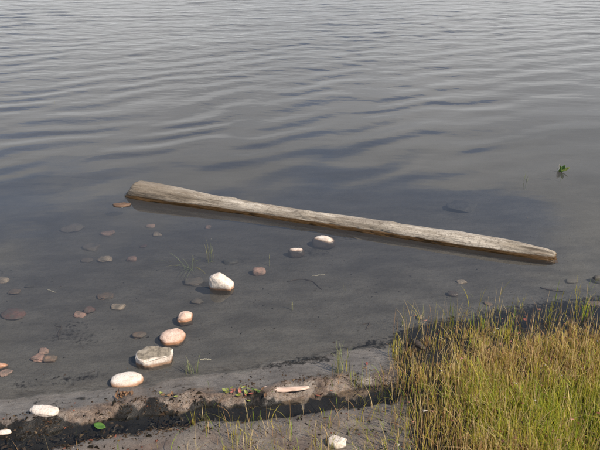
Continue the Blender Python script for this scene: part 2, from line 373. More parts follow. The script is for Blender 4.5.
# ------------------------------------------------------------------ stones
def mat_stone(name, c1, c2, dirt=(0.10, 0.075, 0.055), dirt_amt=0.4, stain=None, top=None, rough=0.75, silt=0.0, stain_z=0.004):
    t = NT(name); tcn = t.n('ShaderNodeTexCoord').outputs['Object']; oi = t.n('ShaderNodeObjectInfo').outputs['Random']
    v = t.n('ShaderNodeVectorMath', {0: tcn, 1: t.n('ShaderNodeCombineXYZ', {0: t.math('MULTIPLY', oi, 40.0), 1: oi}).outputs[0]}, operation='ADD').outputs[0]
    a = t.noise(v, 14, 5, 0.6); b = t.noise(v, 60, 5, 0.65); c = t.noise(v, 190, 2, 0.5)
    col = t.mix(t.ramp(a, [(0.36, 0), (0.64, 1)]), c1, c2)
    col = t.mix(t.ramp(b, [(0.52, 0), (0.72, dirt_amt)]), col, dirt)
    col = t.mix(t.ramp(c, [(0.36, 0.35), (0.52, 0)]), col, dirt)
    z = t.n('ShaderNodeSeparateXYZ', {0: t.pos()}).outputs[2]
    if silt:
        col = t.mix(t.ramp(t.noise(v, 24, 6, 0.7), [(0.42, 0.15), (0.60, silt)]), col, (0.095, 0.085, 0.070))
    if top is not None:
        nz = t.n('ShaderNodeSeparateXYZ', {0: t.n('ShaderNodeNewGeometry').outputs['Normal']}).outputs[2]
        col = t.mix(t.math('MULTIPLY', t.maprange(nz, 0.80, 0.95), t.ramp(a, [(0.3, 0.65), (0.5, 1)])), col, t.mix(t.ramp(b, [(0.4, 0), (0.6, 1)]), top, tuple(x*0.5 for x in top)))
    rg = rough
    if stain is not None:
        zz = t.math('ADD', z, t.math('MULTIPLY', t.math('SUBTRACT', a, 0.5), 0.018))
        st = t.maprange(zz, stain_z, stain_z+0.012, 1, 0)
        col = t.mix(t.math('MULTIPLY', st, 0.9), col, stain)
        col = t.mix(t.maprange(zz, -0.006, 0.000, 0.96, 0), col, (0.066, 0.052, 0.042)); rg = t.maprange(st, 0, 1, rough, 0.3, 'LINEAR')
    n = t.bump(t.math('ADD', t.math('ADD', a, t.math('MULTIPLY', b, 0.6)), t.math('MULTIPLY', c, 0.2)), 0.7, 0.006)
    return t.principled(col, rg, n, 0.4)
ST = {
 'white': mat_stone('white_granite', (0.673,0.607,0.534), (0.575,0.476,0.394), (0.262,0.197,0.156), 0.6, (0.345,0.180,0.098)),
 'pink':  mat_stone('pink_granite', (0.640,0.492,0.394), (0.509,0.337,0.255), (0.230,0.139,0.098), 0.6, (0.328,0.156,0.082)),
 'awash': mat_stone('pale_awash_granite', (0.689,0.632,0.558), (0.591,0.476,0.386), (0.262,0.197,0.156), 0.6, (0.246,0.156,0.107), stain_z=-0.003),
 'slab':  mat_stone('grey_topped_granite', (0.689,0.624,0.550), (0.542,0.451,0.378), (0.246,0.189,0.148), 0.55, (0.246,0.139,0.082), (0.246,0.205,0.152)),
 'rose':  mat_stone('wet_rose_stone', (0.56,0.33,0.25), (0.40,0.22,0.17), (0.15,0.09,0.07), 0.5, rough=0.7, silt=0.75),
 'tan':   mat_stone('wet_tan_stone', (0.52,0.40,0.29), (0.36,0.26,0.19), (0.16,0.11,0.08), 0.5, rough=0.7, silt=0.75),
 'grey':  mat_stone('silted_grey_stone', (0.165,0.125,0.098), (0.105,0.080,0.064), (0.11,0.09,0.075), 0.5, rough=0.7, silt=0.8),
 'brown': mat_stone('wet_brown_stone', (0.22,0.135,0.09), (0.13,0.085,0.06), (0.06,0.04,0.03), 0.5, rough=0.7, silt=0.75),
 'maroon':mat_stone('dark_maroon_stone', (0.17,0.075,0.06), (0.10,0.05,0.045), (0.05,0.03,0.028), 0.5, rough=0.7, silt=0.75),
 'dark':  mat_stone('silted_dark_stone', (0.060,0.055,0.05), (0.035,0.032,0.03), (0.02,0.018,0.016), 0.5, rough=0.7, silt=0.8),
}
def stone_mesh(seed, sx, sy, sz, cuts=0, flat=1.0, sub=4, rough=0.16, top_cut=None):
    """irregular rounded stone; half sizes sx, sy, sz; planes shave facets"""
    rr = random.Random(seed); bm = bmesh.new(); bmesh.ops.create_icosphere(bm, subdivisions=sub, radius=1)
    off = Vector((rr.uniform(-50, 50), rr.uniform(-50, 50), rr.uniform(-50, 50)))
    planes = []
    for _ in range(cuts):
        d = Vector((rr.gauss(0, 1), rr.gauss(0, 1), rr.gauss(0, 0.6))).normalized(); planes.append((d, rr.uniform(0.58, 0.82)))
    if top_cut: planes.append((Vector(top_cut[:3]).normalized(), top_cut[3]))
    for v in bm.verts:
        p = v.co.copy()
        # superellipsoid squareness, keeps pebbles from reading as balls
        q = Vector([math.copysign(abs(c)**flat, c) for c in p])
        s = 1 + rough*mnoise.fractal(p*0.9+off, 1, 2, 3)*1.3 + 0.035*mnoise.fractal(p*3.5+off, 1, 2, 3)
        q *= s
        for d, k in planes:
            e = q.dot(d)-k
            if e > 0: q -= d*e*0.92
        v.co = (q.x*sx, q.y*sy, q.z*sz)
    me = bpy.data.meshes.new('stone'); bm.to_mesh(me); bm.free()
    me.polygons.foreach_set('use_smooth', np.ones(len(me.polygons), bool)); return me
MPP = lambda p: float(np.linalg.norm(p-np.array([0, 0, CAM_H])))/FPX
def stone(px, py, w, h, mat, label, seed, rot=0.0, cuts=1, above=None, name='stone', depth=0.75, flat=0.85, group='stones in the shallows', tilt=(0, 0), rough=0.16, top_cut=None):
    """px,py = centre of visible body; w,h in pixels. above: emergent top height from its look; None = lies on the bed"""
    w *= 0.9; h *= 0.85; base = hit(px, py + h*0.45); m = MPP(base); sx = w*m/2
    el = math.atan2(CAM_H-base[2], math.hypot(base[0], base[1]))
    sy = sx*depth
    # visible pixel height = 2*sqrt((sy sin el)^2 + (sz cos el)^2) seen fully; solve sz
    hh = h*m/2; sz2 = max(hh**2-(sy*math.sin(el))**2, (0.22*sx)**2); sz = math.sqrt(sz2)/math.cos(el) if above is None else above
    me = stone_mesh(seed, sx, sy, sz, cuts, flat, 4 if w > 12 else 3, rough, top_cut)
    me.materials.append(ST[mat]); o = bpy.data.objects.new(name, me); COL.objects.link(o)
    o.rotation_euler = (tilt[0], tilt[1], rot)
    zc = float(base[2]) + sz*0.72
    p = P(px, py, zc)
    zc = float(terrain(p[0], p[1])) + sz*0.72; p = P(px, py, zc)
    o.location = p
    tag(o, label, 'stone', group); return o
def rock_emergent(px, py, w, h, mat, label, seed, rot=0.0, cuts=2, depth=0.8, flat=0.8, rough=0.16, top_cut=None, dry=False):
    """stone whose dry body (w x h px) stands above the water from the waterline up"""
    foot = P(px, py+h*0.5) if not dry else hit(px, py+h*0.5); m = MPP(foot); sx = w*m/2; sy = sx*depth
    el = math.atan2(CAM_H, math.hypot(foot[0], foot[1]))
    vis = h*m                                     # = top*cos(el) + footprint depth*sin(el)
    top = max((vis - 1.35*sy*math.sin(el))/math.cos(el), 0.25*sx)
    c = np.array([foot[0], foot[1]]); dirn = c/np.linalg.norm(c); c = c + dirn*sy*0.80
    bed = float(terrain(c[0], c[1])) - 0.012
    zb = bed; ztop = (0 if not dry else foot[2]) + top
    sz = (ztop-zb)/2
    me = stone_mesh(seed, sx, sy, sz, cuts, flat, 4, rough, top_cut); me.materials.append(ST[mat])
    o = bpy.data.objects.new('stone', me); COL.objects.link(o); o.rotation_euler = (0, 0, rot)
    o.location = (c[0], c[1], (ztop+zb)/2); tag(o, label, 'stone', 'stones along the shore'); return o

rock_emergent(223, 281, 24, 19, 'white', 'pale angular wedge-shaped stone standing in water, farthest of the big dry stones', 44, 0.1, 4, 0.62, 0.72, 0.2, (0.62, -0.15, 0.78, 0.66))
rock_emergent(186, 316, 19, 10, 'pink', 'small rounded pinkish stone just behind the domed stone', 5, 0.5, 1, 0.75, 0.9, 0.14)
rock_emergent(173, 336, 25, 14, 'pink', 'domed pinkish stone right behind the flat-topped grey slab', 8, 0.2, 0, 0.85, 0.85, 0.12)
rock_emergent(128, 379, 30, 13, 'white', 'smooth white oval stone at the water edge below the grey-topped slab', 12, 0.15, 0, 0.62, 0.9, 0.08)
rock_emergent(46, 411, 26, 10, 'white', 'low white stone lying alone on wet mud at lower left', 17, -0.15, 1, 0.5, 0.9, 0.14, None, True)
rock_emergent(338, 441, 17, 13, 'white', 'small chunky white stone on the mud at the bottom among sparse grass', 23, 0.4, 3, 0.8, 0.75, 0.22, None, True)
rock_emergent(4, 425, 13, 6, 'white', 'small white stone on dark mud at the left edge of the picture', 29, 0.1, 1, 0.6, 0.9, 0.14, None, True)
# the slab: a bevelled slanting block with a grey flat top
def slab():
    W = MPP(P(153, 366)); f = P(153, 366); sx, sy = 18.5*W, 11*W
    top = 0.037; bed = float(terrain(f[0], f[1]+sy))-0.015
    out = [(-1.0, -0.35), (-0.55, -0.85), (-0.12, -0.92), (0.92, -0.42), (1.0, 0.55), (0.62, 0.92), (-0.45, 0.95), (-0.95, 0.45)]
    bm = bmesh.new()
    lo = [bm.verts.new((x*sx*0.97, y*sy*1.0, bed)) for x, y in out]; hi = [bm.verts.new((x*sx*(0.96), y*sy*0.94, top + 0.008*y)) for x, y in out]
    bm.faces.new(hi); bm.faces.new(lo[::-1]); k = len(out)
    for i in range(k): bm.faces.new((lo[i], lo[(i+1) % k], hi[(i+1) % k], hi[i]))
    bmesh.ops.bevel(bm, geom=bm.edges[:], offset=0.009, segments=2, affect='EDGES', profile=0.6)
    bmesh.ops.triangulate(bm, faces=bm.faces[:]); bmesh.ops.subdivide_edges(bm, edges=bm.edges[:], cuts=3, use_grid_fill=True)
    bm.normal_update()
    for v in bm.verts:
        v.co += v.normal*(0.0055*mnoise.fractal(v.co*22, 1, 2, 3)+0.002*mnoise.fractal(v.co*90, 1, 2, 2))
    me = bpy.data.meshes.new('stone'); bm.to_mesh(me); bm.free(); me.materials.append(ST['slab'])
    me.polygons.foreach_set('use_smooth', np.ones(len(me.polygons), bool))
    o = bpy.data.objects.new('stone', me); COL.objects.link(o); o.location = (f[0], f[1]+sy*0.75, 0); o.rotation_euler = (0, 0, 0.08)
    tag(o, 'blocky flat-topped stone with grey top and white sides, biggest in the water', 'stone', 'stones along the shore')
slab()
# half sunk stones: the top just breaks the surface
def awash(px, py, w, h, mat, label, seed, top, rot=0.1, depth=0.6):
    p = P(px, py); m = MPP(p); sx = w*m/2; sy = sx*depth; bed = float(terrain(p[0], p[1]))-0.01
    me = stone_mesh(seed, sx, sy, (top-bed)/2, 1, 0.8, 4, 0.12); me.materials.append(ST[mat])
    o = bpy.data.objects.new('stone', me); COL.objects.link(o); o.location = (p[0], p[1], (top+bed)/2); o.rotation_euler = (0, 0, rot)
    tag(o, label, 'stone', 'stones in the shallows')
awash(324, 239, 23, 9, 'awash', 'white stone barely breaking the surface, nearest to the middle of the log', 31, 0.010, -0.2, 0.65)
awash(296, 249, 17, 8, 'awash', 'small stone awash with a pale tip, between the log and the pinkish sunken stone', 33, 0.006, -0.1, 0.7)
awash(259, 267, 14, 8, 'rose', 'pinkish sunken stone with its top at the surface, in front of two awash stones', 35, -0.004, 0.1, 0.7)
for k, a in enumerate([
 (198,301,14,7,'grey','light grey sunken stone beside the pale wedge-shaped stone'),
 (193,282,20,7,'grey','dull grey sunken stone left of the pale wedge-shaped stone'),
 (119,306,15,6,'tan','tan oval sunken stone with dark shadow at its left'),
 (139,335,14,8,'brown','brown sunken stone left of the domed pinkish stone'),
 (106,296,16,6,'brown','orange brown sunken stone just above the tan oval one'),
 (79,314,14,7,'rose','pink oval sunken stone next to a dark brown one'),
 (88,310,12,8,'maroon','dark brown sunken stone touching the pink oval one'),
 (132,259,11,6,'rose','small pink sunken stone below the thick end of the log, middle of the picture left'),
 (108,233,15,5,'rose','flat pink sunken stone farthest left below the log end'),
 (157,234,11,5,'tan','small tan sunken stone right of the flat pink one'),
 (105,259,16,5,'tan','flat pinkish tan sunken stone left of the small pink one'),
 (87,260,12,4,'grey','faint greyish sunken stone at the left of the flat tan one'),
 (13,314,24,9,'maroon','large dark maroon sunken stone near the left edge'),
 (14,292,13,5,'brown','dull brown sunken stone above the maroon one near left edge'),
 (3,280,13,5,'tan','elongated orange tan sunken stone cut by the left edge'),
 (44,351,14,7,'rose','topmost pink stone of the tight trio near the left shore'),
 (39,358,14,8,'rose','left pale pink stone of the tight trio near the left shore'),
 (50,359,14,8,'brown','right brown stone of the tight trio near the left shore'),
 (1,366,13,9,'pink','pale stone at the left edge above the dark sediment'),
 (6,373,13,6,'rose','rose stone at the left edge in front of a paler stone'),
 (453,294,11,6,'white','pale five-sided sunken stone near the grass, below the log'),
 (462,282,11,4,'tan','faint tan sunken stone between the log and the pale five-sided stone'),
 (488,304,9,4,'brown','small brown sunken stone near the grassy bank edge'),
 (420,317,8,6,'tan','small pale brown stone just off the tip of the grass'),
 (594,304,15,6,'brown','brown stone at the right edge beside the grass'),
 (598,279,12,9,'dark','dark sunken stone at the right edge below the log end'),
 (462,207,34,9,'dark','large dark sunken stone behind the log on the right'),
 (359,236,20,4,'grey','flat pale sunken slab in front of the log right of the white stone'),
 (72,228,24,4,'grey','flat faint grey sunken slab left of the log end'),
 (92,247,20,3,'grey','thin faint grey sunken slab below the other flat slab at left'),
 (150,226,10,4,'rose','tiny rose sunken stone just in front of the thick log end'),
 (208,227,8,4,'rose','tiny pink sunken stone in front of the log beside upright sedge'),
 (143,246,9,4,'maroon','faint reddish sunken stone between the small tan and small pink stones'),
 (572,281,12,4,'grey','faint grey sunken stone below the right end of the log'),
 (230,262,16,4,'dark','faint dark sunken stone behind the pale wedge-shaped stone'),
 (30,286,9,5,'dark','small dark sunken stone right of the dull brown one near left edge'),
]):
    stone(*a, seed=100+k*7, rot=R.uniform(-0.3, 0.3), cuts=R.choice([1, 2, 3, 4]), flat=R.uniform(0.68, 0.95), rough=0.24)

# ------------------------------------------------------------------ plants
def mat_leaf(name, rough=0.55):
    t = NT(name); c = t.attr('tint', True)
    v = t.mix(t.ramp(t.noise(t.pos(), 120, 3), [(0.4, 0.25), (0.6, 0)]), c, (0.05, 0.04, 0.015))
    b = t.n('ShaderNodeBsdfPrincipled', {'Base Color': v, 'Roughness': rough, 'Specular IOR Level': 0.3})
    tr = t.n('ShaderNodeBsdfTranslucent', {'Color': v}); m = t.n('ShaderNodeMixShader', {0: 0.45, 1: b.outputs[0], 2: tr.outputs[0]})
    t.t.links.new(m.outputs[0], t.out.inputs['Surface']); return t.m
M_BLADE = mat_leaf('grass_blade')
def blades(name, base, height, width, lean, az, tint0, tint1, seg=4, curl=None):
    """ribbon blades: all arrays of length n; lean = horizontal reach of tip / height"""
    n = len(base); K = seg+1; t = np.linspace(0, 1, K)
    face = az + rng.uniform(-1.2, 1.2, n) + np.pi/2
    d = np.stack([np.cos(az), np.sin(az), np.zeros(n)], 1); wv = np.stack([np.cos(face), np.sin(face), np.zeros(n)], 1)
    curl = rng.uniform(1.3, 2.6, n) if curl is None else curl
    V = []; C = []
    for k in range(K):
        s = t[k]; hor = (lean*height*s**curl)[:, None]*d
        up = height*(s - 0.35*np.clip(lean, 0, 1.5)*s**3); p = base + hor; p[:, 2] += up
        w = (width*(1-s)**0.6*(0.75+0.25*math.sin(s*3))+0.00018)[:, None]*wv*0.5
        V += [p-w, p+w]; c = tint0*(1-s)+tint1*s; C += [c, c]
    V = np.stack(V, 1).reshape(-1, 3); C = np.stack(C, 1).reshape(-1, 3)
    q = np.arange(seg)*2; fq = np.stack([q, q+1, q+3, q+2], 1)
    F = (np.arange(n)[:, None, None]*(2*K)+fq[None]).reshape(-1, 4)
    o = fast_mesh(name, V, F, M_BLADE, 4); cattr(o, 'tint', C); return o
STRAW = np.array([0.80, 0.60, 0.30]); TANC = np.array([0.50, 0.29, 0.13]); YEL = np.array([0.58, 0.50, 0.065]); GRN = np.array([0.31, 0.42, 0.04]); OLV = np.array([0.36, 0.32, 0.08])
def pick(n, cols, w):
    i = rng.choice(len(cols), n, p=np.array(w)/sum(w)); return np.array(cols)[i]*rng.uniform(0.7, 1.2, (n, 1))
# --- dense bank grass at the right
def grass_field():
    N = 260000
    x = rng.uniform(P(370, 440)[0], 3.4, N); y = rng.uniform(1.2, 3.9, N)
    d = SHORE(x)-y                                               # inland distance
    # left margin of the sward, wavering
    gl = np.array([P(*q)[:2] for q in [(404,470),(398,450),(392,425),(392,400),(386,380),(388,360),(394,345)]]); gl = gl[np.argsort(gl[:,1])]
    xm = np.interp(y, gl[:,1], gl[:,0]) + 0.07*fbm(x*7, y*7, 301, 3)
    into = x-xm
    clump = np.clip(1.25*vnoise(x*9, y*9, 303)+0.9*vnoise(x*24, y*24, 304)-0.42+0.35*sstep(0.2, 0.8, d), 0.06, 1)
    den = sstep(-0.06, 0.40, into)*sstep(-0.03, 0.24, d+0.16*fbm(x*7, y*7, 302, 3))*clump
    k = rng.random(N) < den*0.85; x, y, d, into = x[k], y[k], d[k], into[k]; n = len(x)
    z = terrain(x, y)-0.004
    edge = np.clip(np.minimum(d/0.35, into/0.35), 0, 1)
    h = rng.uniform(0.035, 0.115, n)*(0.55+0.65*edge)*(0.65+0.75*vnoise(x*5, y*5, 309))
    green = np.clip(0.02+0.75*sstep(0.15, 0.8, d)*sstep(0.05, 0.5, into) + 0.9*fbm(x*3.2, y*3.2, 311, 3), 0, 1)
    g = rng.random(n) < green
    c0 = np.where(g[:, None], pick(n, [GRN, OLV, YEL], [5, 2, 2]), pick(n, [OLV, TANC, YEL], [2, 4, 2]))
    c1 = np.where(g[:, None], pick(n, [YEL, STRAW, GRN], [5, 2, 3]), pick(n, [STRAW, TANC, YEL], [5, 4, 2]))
    az = rng.normal(2.6, 1.5, n); lean = np.abs(rng.normal(0.18, 0.22, n)); lean[rng.random(n) < 0.08] += 0.8
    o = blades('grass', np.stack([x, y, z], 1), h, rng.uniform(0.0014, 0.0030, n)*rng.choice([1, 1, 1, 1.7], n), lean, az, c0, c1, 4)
    tag(o, 'dense yellow green grass covering the bank at lower right', 'grass', kind='stuff'); return n
NG = grass_field()
# --- taller stems sticking out of the sward and the water's edge
def stems():
    B, H, A, LN, C0, C1 = [], [], [], [], [], []
    for _ in range(900):
        px, py = R.uniform(385, 640), R.uniform(318, 470); p = hit(px, py)
        if p[0] < P(392, py)[0]: continue
        if SHORE(p[0])-p[1] < -0.10: continue
        B.append(p); H.append(R.uniform(0.10, 0.19)); A.append(R.uniform(0, 6.3)); LN.append(abs(R.gauss(0.15, 0.2)))
    n = len(B); c = pick(n, [STRAW, TANC, YEL], [5, 3, 2])
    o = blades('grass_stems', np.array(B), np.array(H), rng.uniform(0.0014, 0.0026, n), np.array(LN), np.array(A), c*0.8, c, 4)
    tag(o, 'taller dry straw stems standing among the bank grass', 'grass', kind='stuff')
stems()
def sparse():
    N = 9000; B = []
    for _ in range(N):
        px, py = R.uniform(190, 410), R.uniform(372, 470); p = hit(px, py)
        dd = (px-150)/260; dens = 0.03+0.22*dd**2 + (0.10 if py > 415 else 0)
        if py < 415 and px < 330: dens *= 0.15
        if R.random() < 0.5*dens*(0.25+1.5*float(vnoise(p[0]*12, p[1]*12, 321))**2): B.append(p)
    for _ in range(350):      # behind the frame's lower edge the sward goes on thinly
        B.append(hit(R.uniform(-60, 640), R.uniform(452, 520)))
    n = len(B); c = pick(n, [STRAW, TANC, YEL, GRN, OLV], [3, 3, 3, 3, 2])
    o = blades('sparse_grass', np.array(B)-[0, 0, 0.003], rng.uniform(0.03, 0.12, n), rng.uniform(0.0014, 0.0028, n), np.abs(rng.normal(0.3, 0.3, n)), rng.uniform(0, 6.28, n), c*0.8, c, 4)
    tag(o, 'thin scattered grass blades on the near mud', 'grass', kind='stuff')
sparse()
def emergent():
    B = []
    while len(B) < 130:
        px = R.uniform(395, 640); p = hit(px, 345-(px-395)*0.19+R.gauss(-8, 9)); d = p[1]-SHORE(p[0])
        if -0.05 < d < 0.28 and R.random() < 1.6*float(vnoise(p[0]*9, p[1]*9, 331))**2: B.append(p)
    n = len(B); c = pick(n, [STRAW, YEL, GRN, OLV], [2, 3, 3, 3])
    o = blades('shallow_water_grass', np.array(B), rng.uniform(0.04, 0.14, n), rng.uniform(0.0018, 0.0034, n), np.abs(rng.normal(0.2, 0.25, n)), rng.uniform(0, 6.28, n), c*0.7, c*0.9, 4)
    tag(o, 'scattered grass stems standing in dark water off the bank', 'grass', kind='stuff')
emergent()
SEDGE = np.array([0.26, 0.30, 0.15]); SEDGE2 = np.array([0.40, 0.38, 0.19])
def sedge(px, py, n, h, spread, label, lean=0.2, tall=1.0, name='sedge_clump', col=None):
    c = hit(px, py); B = c + np.stack([rng.normal(0, spread, n), rng.normal(0, spread*0.7, n), np.full(n, -0.004)], 1)
    H = (rng.uniform(0.45, 1.0, n)*h) - c[2]*0.9; ln = np.abs(rng.normal(lean, lean*0.8, n))
    c0 = pick(n, [SEDGE, SEDGE2, YEL] if col is None else col, [4, 3, 1]); az = rng.uniform(0, 6.28, n)
    o = blades(name, B-c, H, rng.uniform(0.0024, 0.0042, n)*tall, ln, az, c0*0.9, c0*1.1, 5); o.location = c
    tag(o, label, 'sedge', 'sedge growing in the shallows'); return o
sedge(210, 262, 9, 0.13, 0.010, 'upright thin green sedge in water between the log and the pale wedge stone', 0.12)
sedge(189, 270, 16, 0.07, 0.014, 'short spreading green sedge in water left of the upright sedge', 0.9)
sedge(342, 372, 24, 0.17, 0.018, 'green sedge tuft at the water edge near the middle of the picture bottom', 0.18)
sedge(191, 374, 12, 0.10, 0.012, 'thin sedge tuft at the mud edge right of the flat-topped slab', 0.22)
sedge(524, 190, 4, 0.10, 0.020, 'few thin grass stems rising from the water behind the right log end', 0.08, 1.8)
sedge(138, 90, 2, 0.10, 0.02, 'pair of thin stems far out in the open water, upper one', 0.05, 2.2)
sedge(55, 138, 3, 0.10, 0.035, 'thin stems out in the water above the left log end, farther left', 0.3, 2.0)
sedge(345, 291, 2, 0.05, 0.006, 'single short stem in water below the log middle, right of a dark twig', 0.08)
sedge(292, 310, 2, 0.05, 0.004, 'single short yellowish stem in calm water in the picture centre', 0.05)
sedge(271, 266, 2, 0.05, 0.005, 'short thin stem beside the pinkish sunken stone', 0.08)
sedge(395, 358, 24, 0.15, 0.016, 'tuft of sedge at the left tip of the grass bank, over dark water', 0.2, col=[SEDGE2, YEL, STRAW])
sedge(424, 320, 3, 0.09, 0.01, 'few thin stems in dark water off the tip of the grass bank', 0.1)
for px, py, nn, hh, lb in [(508,335,10,0.14,'upright green sedge tuft at bank edge left of a red leaf'), (547,322,12,0.13,'green sedge tuft at bank edge right of a red leaf'), (586,318,16,0.15,'tall green sedge tuft at bank edge by the right side of the picture'), (480,330,7,0.11,'thin sedge tuft at bank edge leftmost of the four edge tufts')]:
    sedge(px, py, nn, hh, 0.016, lb, 0.15, col=[GRN, YEL, OLV])

# --- leaves
def leaf_mesh(l, w, curl=0.25, fold=0.2):
    V, F = [], []; K = 7
    for k in range(K):
        s = k/(K-1); ww = w*math.sin(math.pi*min(max(s*0.94+0.03, 0), 1))**0.8/2; z = curl*l*(s-0.5)**2*2
        for e in (-1, -0.5, 0, 0.5, 1): V.append((s*l-l/2, e*ww, z+abs(e)*fold*ww*2))
    for k in range(K-1):
        for j in range(4): F.append((k*5+j, k*5+j+1, (k+1)*5+j+1, (k+1)*5+j))
    return V, F
def mat_plain(name, c1, c2, rough=0.5, trans=0.25, scale=70):
    t = NT(name); v = t.mix(t.ramp(t.noise(t.n('ShaderNodeTexCoord').outputs['Object'], scale, 4), [(0.4, 0), (0.6, 1)]), c1, c2)
    b = t.n('ShaderNodeBsdfPrincipled', {'Base Color': v, 'Roughness': rough, 'Specular IOR Level': 0.4})
    tr = t.n('ShaderNodeBsdfTranslucent', {'Color': v}); m = t.n('ShaderNodeMixShader', {0: trans, 1: b.outputs[0], 2: tr.outputs[0]})
    t.t.links.new(m.outputs[0], t.out.inputs['Surface']); return t.m
M_GREEN = mat_plain('fresh_leaf', (0.07, 0.16, 0.03), (0.11, 0.21, 0.04), 0.4)
M_LIME = mat_plain('yellowing_leaf', (0.26, 0.28, 0.06), (0.17, 0.20, 0.05), 0.5)
M_RED = mat_plain('red_leaf', (0.38, 0.10, 0.08), (0.42, 0.17, 0.12), 0.5)
M_PINK = mat_plain('pink_leaf', (0.62, 0.28, 0.22), (0.60, 0.36, 0.26), 0.55)
M_PALE = mat_plain('pale_petal', (0.80, 0.76, 0.66), (0.70, 0.64, 0.52), 0.6)
M_BROWNL = mat_plain('dead_leaf', (0.16, 0.085, 0.045), (0.26, 0.15, 0.08), 0.7)
def leaf(px, py, l, w, mat, label, rot=(0, 0, 0), cat='leaf', lift=0.006, z=None, curl=0.25, group=None):
    p = hit(px, py) if z is None else P(px, py, z); V, F = leaf_mesh(l, w, curl)
    o = mesh_obj('leaf', V, F, mat); o.location = (p[0], p[1], p[2]+lift); o.rotation_euler = rot; tag(o, label, cat, group)
    sm = o.modifiers.new('thickness', 'SOLIDIFY'); sm.thickness = 0.0008; return o
leaf(101, 433, 0.050, 0.027, M_GREEN, 'fresh green leaf lying on dark mud at lower left', (0.15, 0.05, -0.35), lift=0.03)
# upright water leaf plant behind the log
wl = empty('water_plant', P(562, 172, 0)); wl.scale = (1.05, 1.05, 1.05); tag(wl, 'small bright green leafy plant poking out of the water at upper right', 'plant')
for l, w, rx, ry, rz, off, m in [(0.055,0.028,0.5,-1.1,0.3,(0.004,0,0.022),M_GREEN), (0.060,0.030,0.3,-0.5,-0.2,(0.020,0,0.014),M_LIME), (0.045,0.024,-0.4,-1.3,1.0,(-0.012,0.004,0.020),M_GREEN), (0.040,0.022,0.2,0.4,2.8,(-0.012,-0.008,0.008),M_LIME), (0.05,0.02,0.1,-1.45,0.1,(-0.022,0.002,0.028),M_PALE)]:
    V, F = leaf_mesh(l, w); q = mesh_obj('leaf', V, F, m, wl); q.location = off; q.rotation_euler = (rx, ry, rz); q.modifiers.new('t', 'SOLIDIFY').thickness = 0.0008
zb = float(terrain(*P(562, 172)[:2]))
tV = []; tF = []
for k, z in enumerate(np.linspace(zb, 0.012, 5)):
    for j in range(6): tV.append((0.003*math.cos(j*math.pi/3)+0.004*math.sin(k), 0.003*math.sin(j*math.pi/3), z))
for k in range(4):
    for j in range(6): tF.append((k*6+j, k*6+(j+1) % 6, (k+1)*6+(j+1) % 6, (k+1)*6+j))
mesh_obj('stem', tV, tF, M_LIME, wl)
# stranded water weed by the driftwood stick
ww = empty('stranded_weed', hit(243, 393)); tag(ww, 'stranded yellow green water weed with red stems left of the driftwood sliver', 'weed')
c0 = hit(243, 393)
for k in range(34):
    px, py = 243+R.gauss(0, 11), 393+R.gauss(0, 2.6); p = hit(px, py)-c0; l = R.uniform(0.008, 0.022)
    V, F = leaf_mesh(l, l*R.uniform(0.5, 0.8), 0.3); m = M_LIME if k % 3 else R.choice([M_RED, M_GREEN, M_BROWNL]); q = mesh_obj('leaf', V, F, m, ww)
    q.location = p+[0, 0, R.uniform(0.005, 0.015)]; q.rotation_euler = (R.uniform(-.5, .5), R.uniform(-.5, .5), R.uniform(0, 6.3))
wl2 = empty('stranded_weed', hit(166, 395)); tag(wl2, 'small yellow green weed scrap on wet mud below the thin sedge tuft', 'weed'); c1 = hit(166, 395)
for k in range(7):
    p = hit(166+R.gauss(0, 4), 395+R.gauss(0, 1.4))-c1; l = R.uniform(0.012, 0.022); V, F = leaf_mesh(l, l*0.6, 0.3)
    q = mesh_obj('leaf', V, F, M_LIME if k % 3 else M_BROWNL, wl2); q.location = p+[0, 0, 0.006]; q.rotation_euler = (R.uniform(-.4, .4), R.uniform(-.4, .4), R.uniform(0, 6.3))
wb = empty('dead_leaf_clump', hit(123, 396)); tag(wb, 'brown dead leaf clump on wet mud below the smooth white oval stone', 'dead leaves'); c2 = hit(123, 396)
for k in range(16):
    p = hit(123+R.gauss(0, 4.5), 396+R.gauss(0, 1.6))-c2; l = R.uniform(0.014, 0.03); V, F = leaf_mesh(l, l*R.uniform(.35, .6), 0.5)
    q = mesh_obj('leaf', V, F, M_BROWNL, wb); q.location = p+[0, 0, R.uniform(0.003, 0.012)]; q.rotation_euler = (R.uniform(-.6, .6), R.uniform(-.6, .6), R.uniform(0, 6.3))
for px, py, m, lb in [(523,330,M_RED,'bright red leaf standing out at the far edge of the grass'), (517,344,M_RED,'darker red leaf in the grass just below the brightest red one'), (367,365,M_RED,'dull red leaf lying on wet mud left of the grass tip'), (318,387,M_RED,'reddish leaf scrap on mud right of the driftwood sliver')]:
    leaf(px, py, 0.018, 0.011, m, lb, (R.uniform(.1, .9), R.uniform(-.6, .2), R.uniform(0, 6)), lift=0.055 if px > 500 else 0.006)

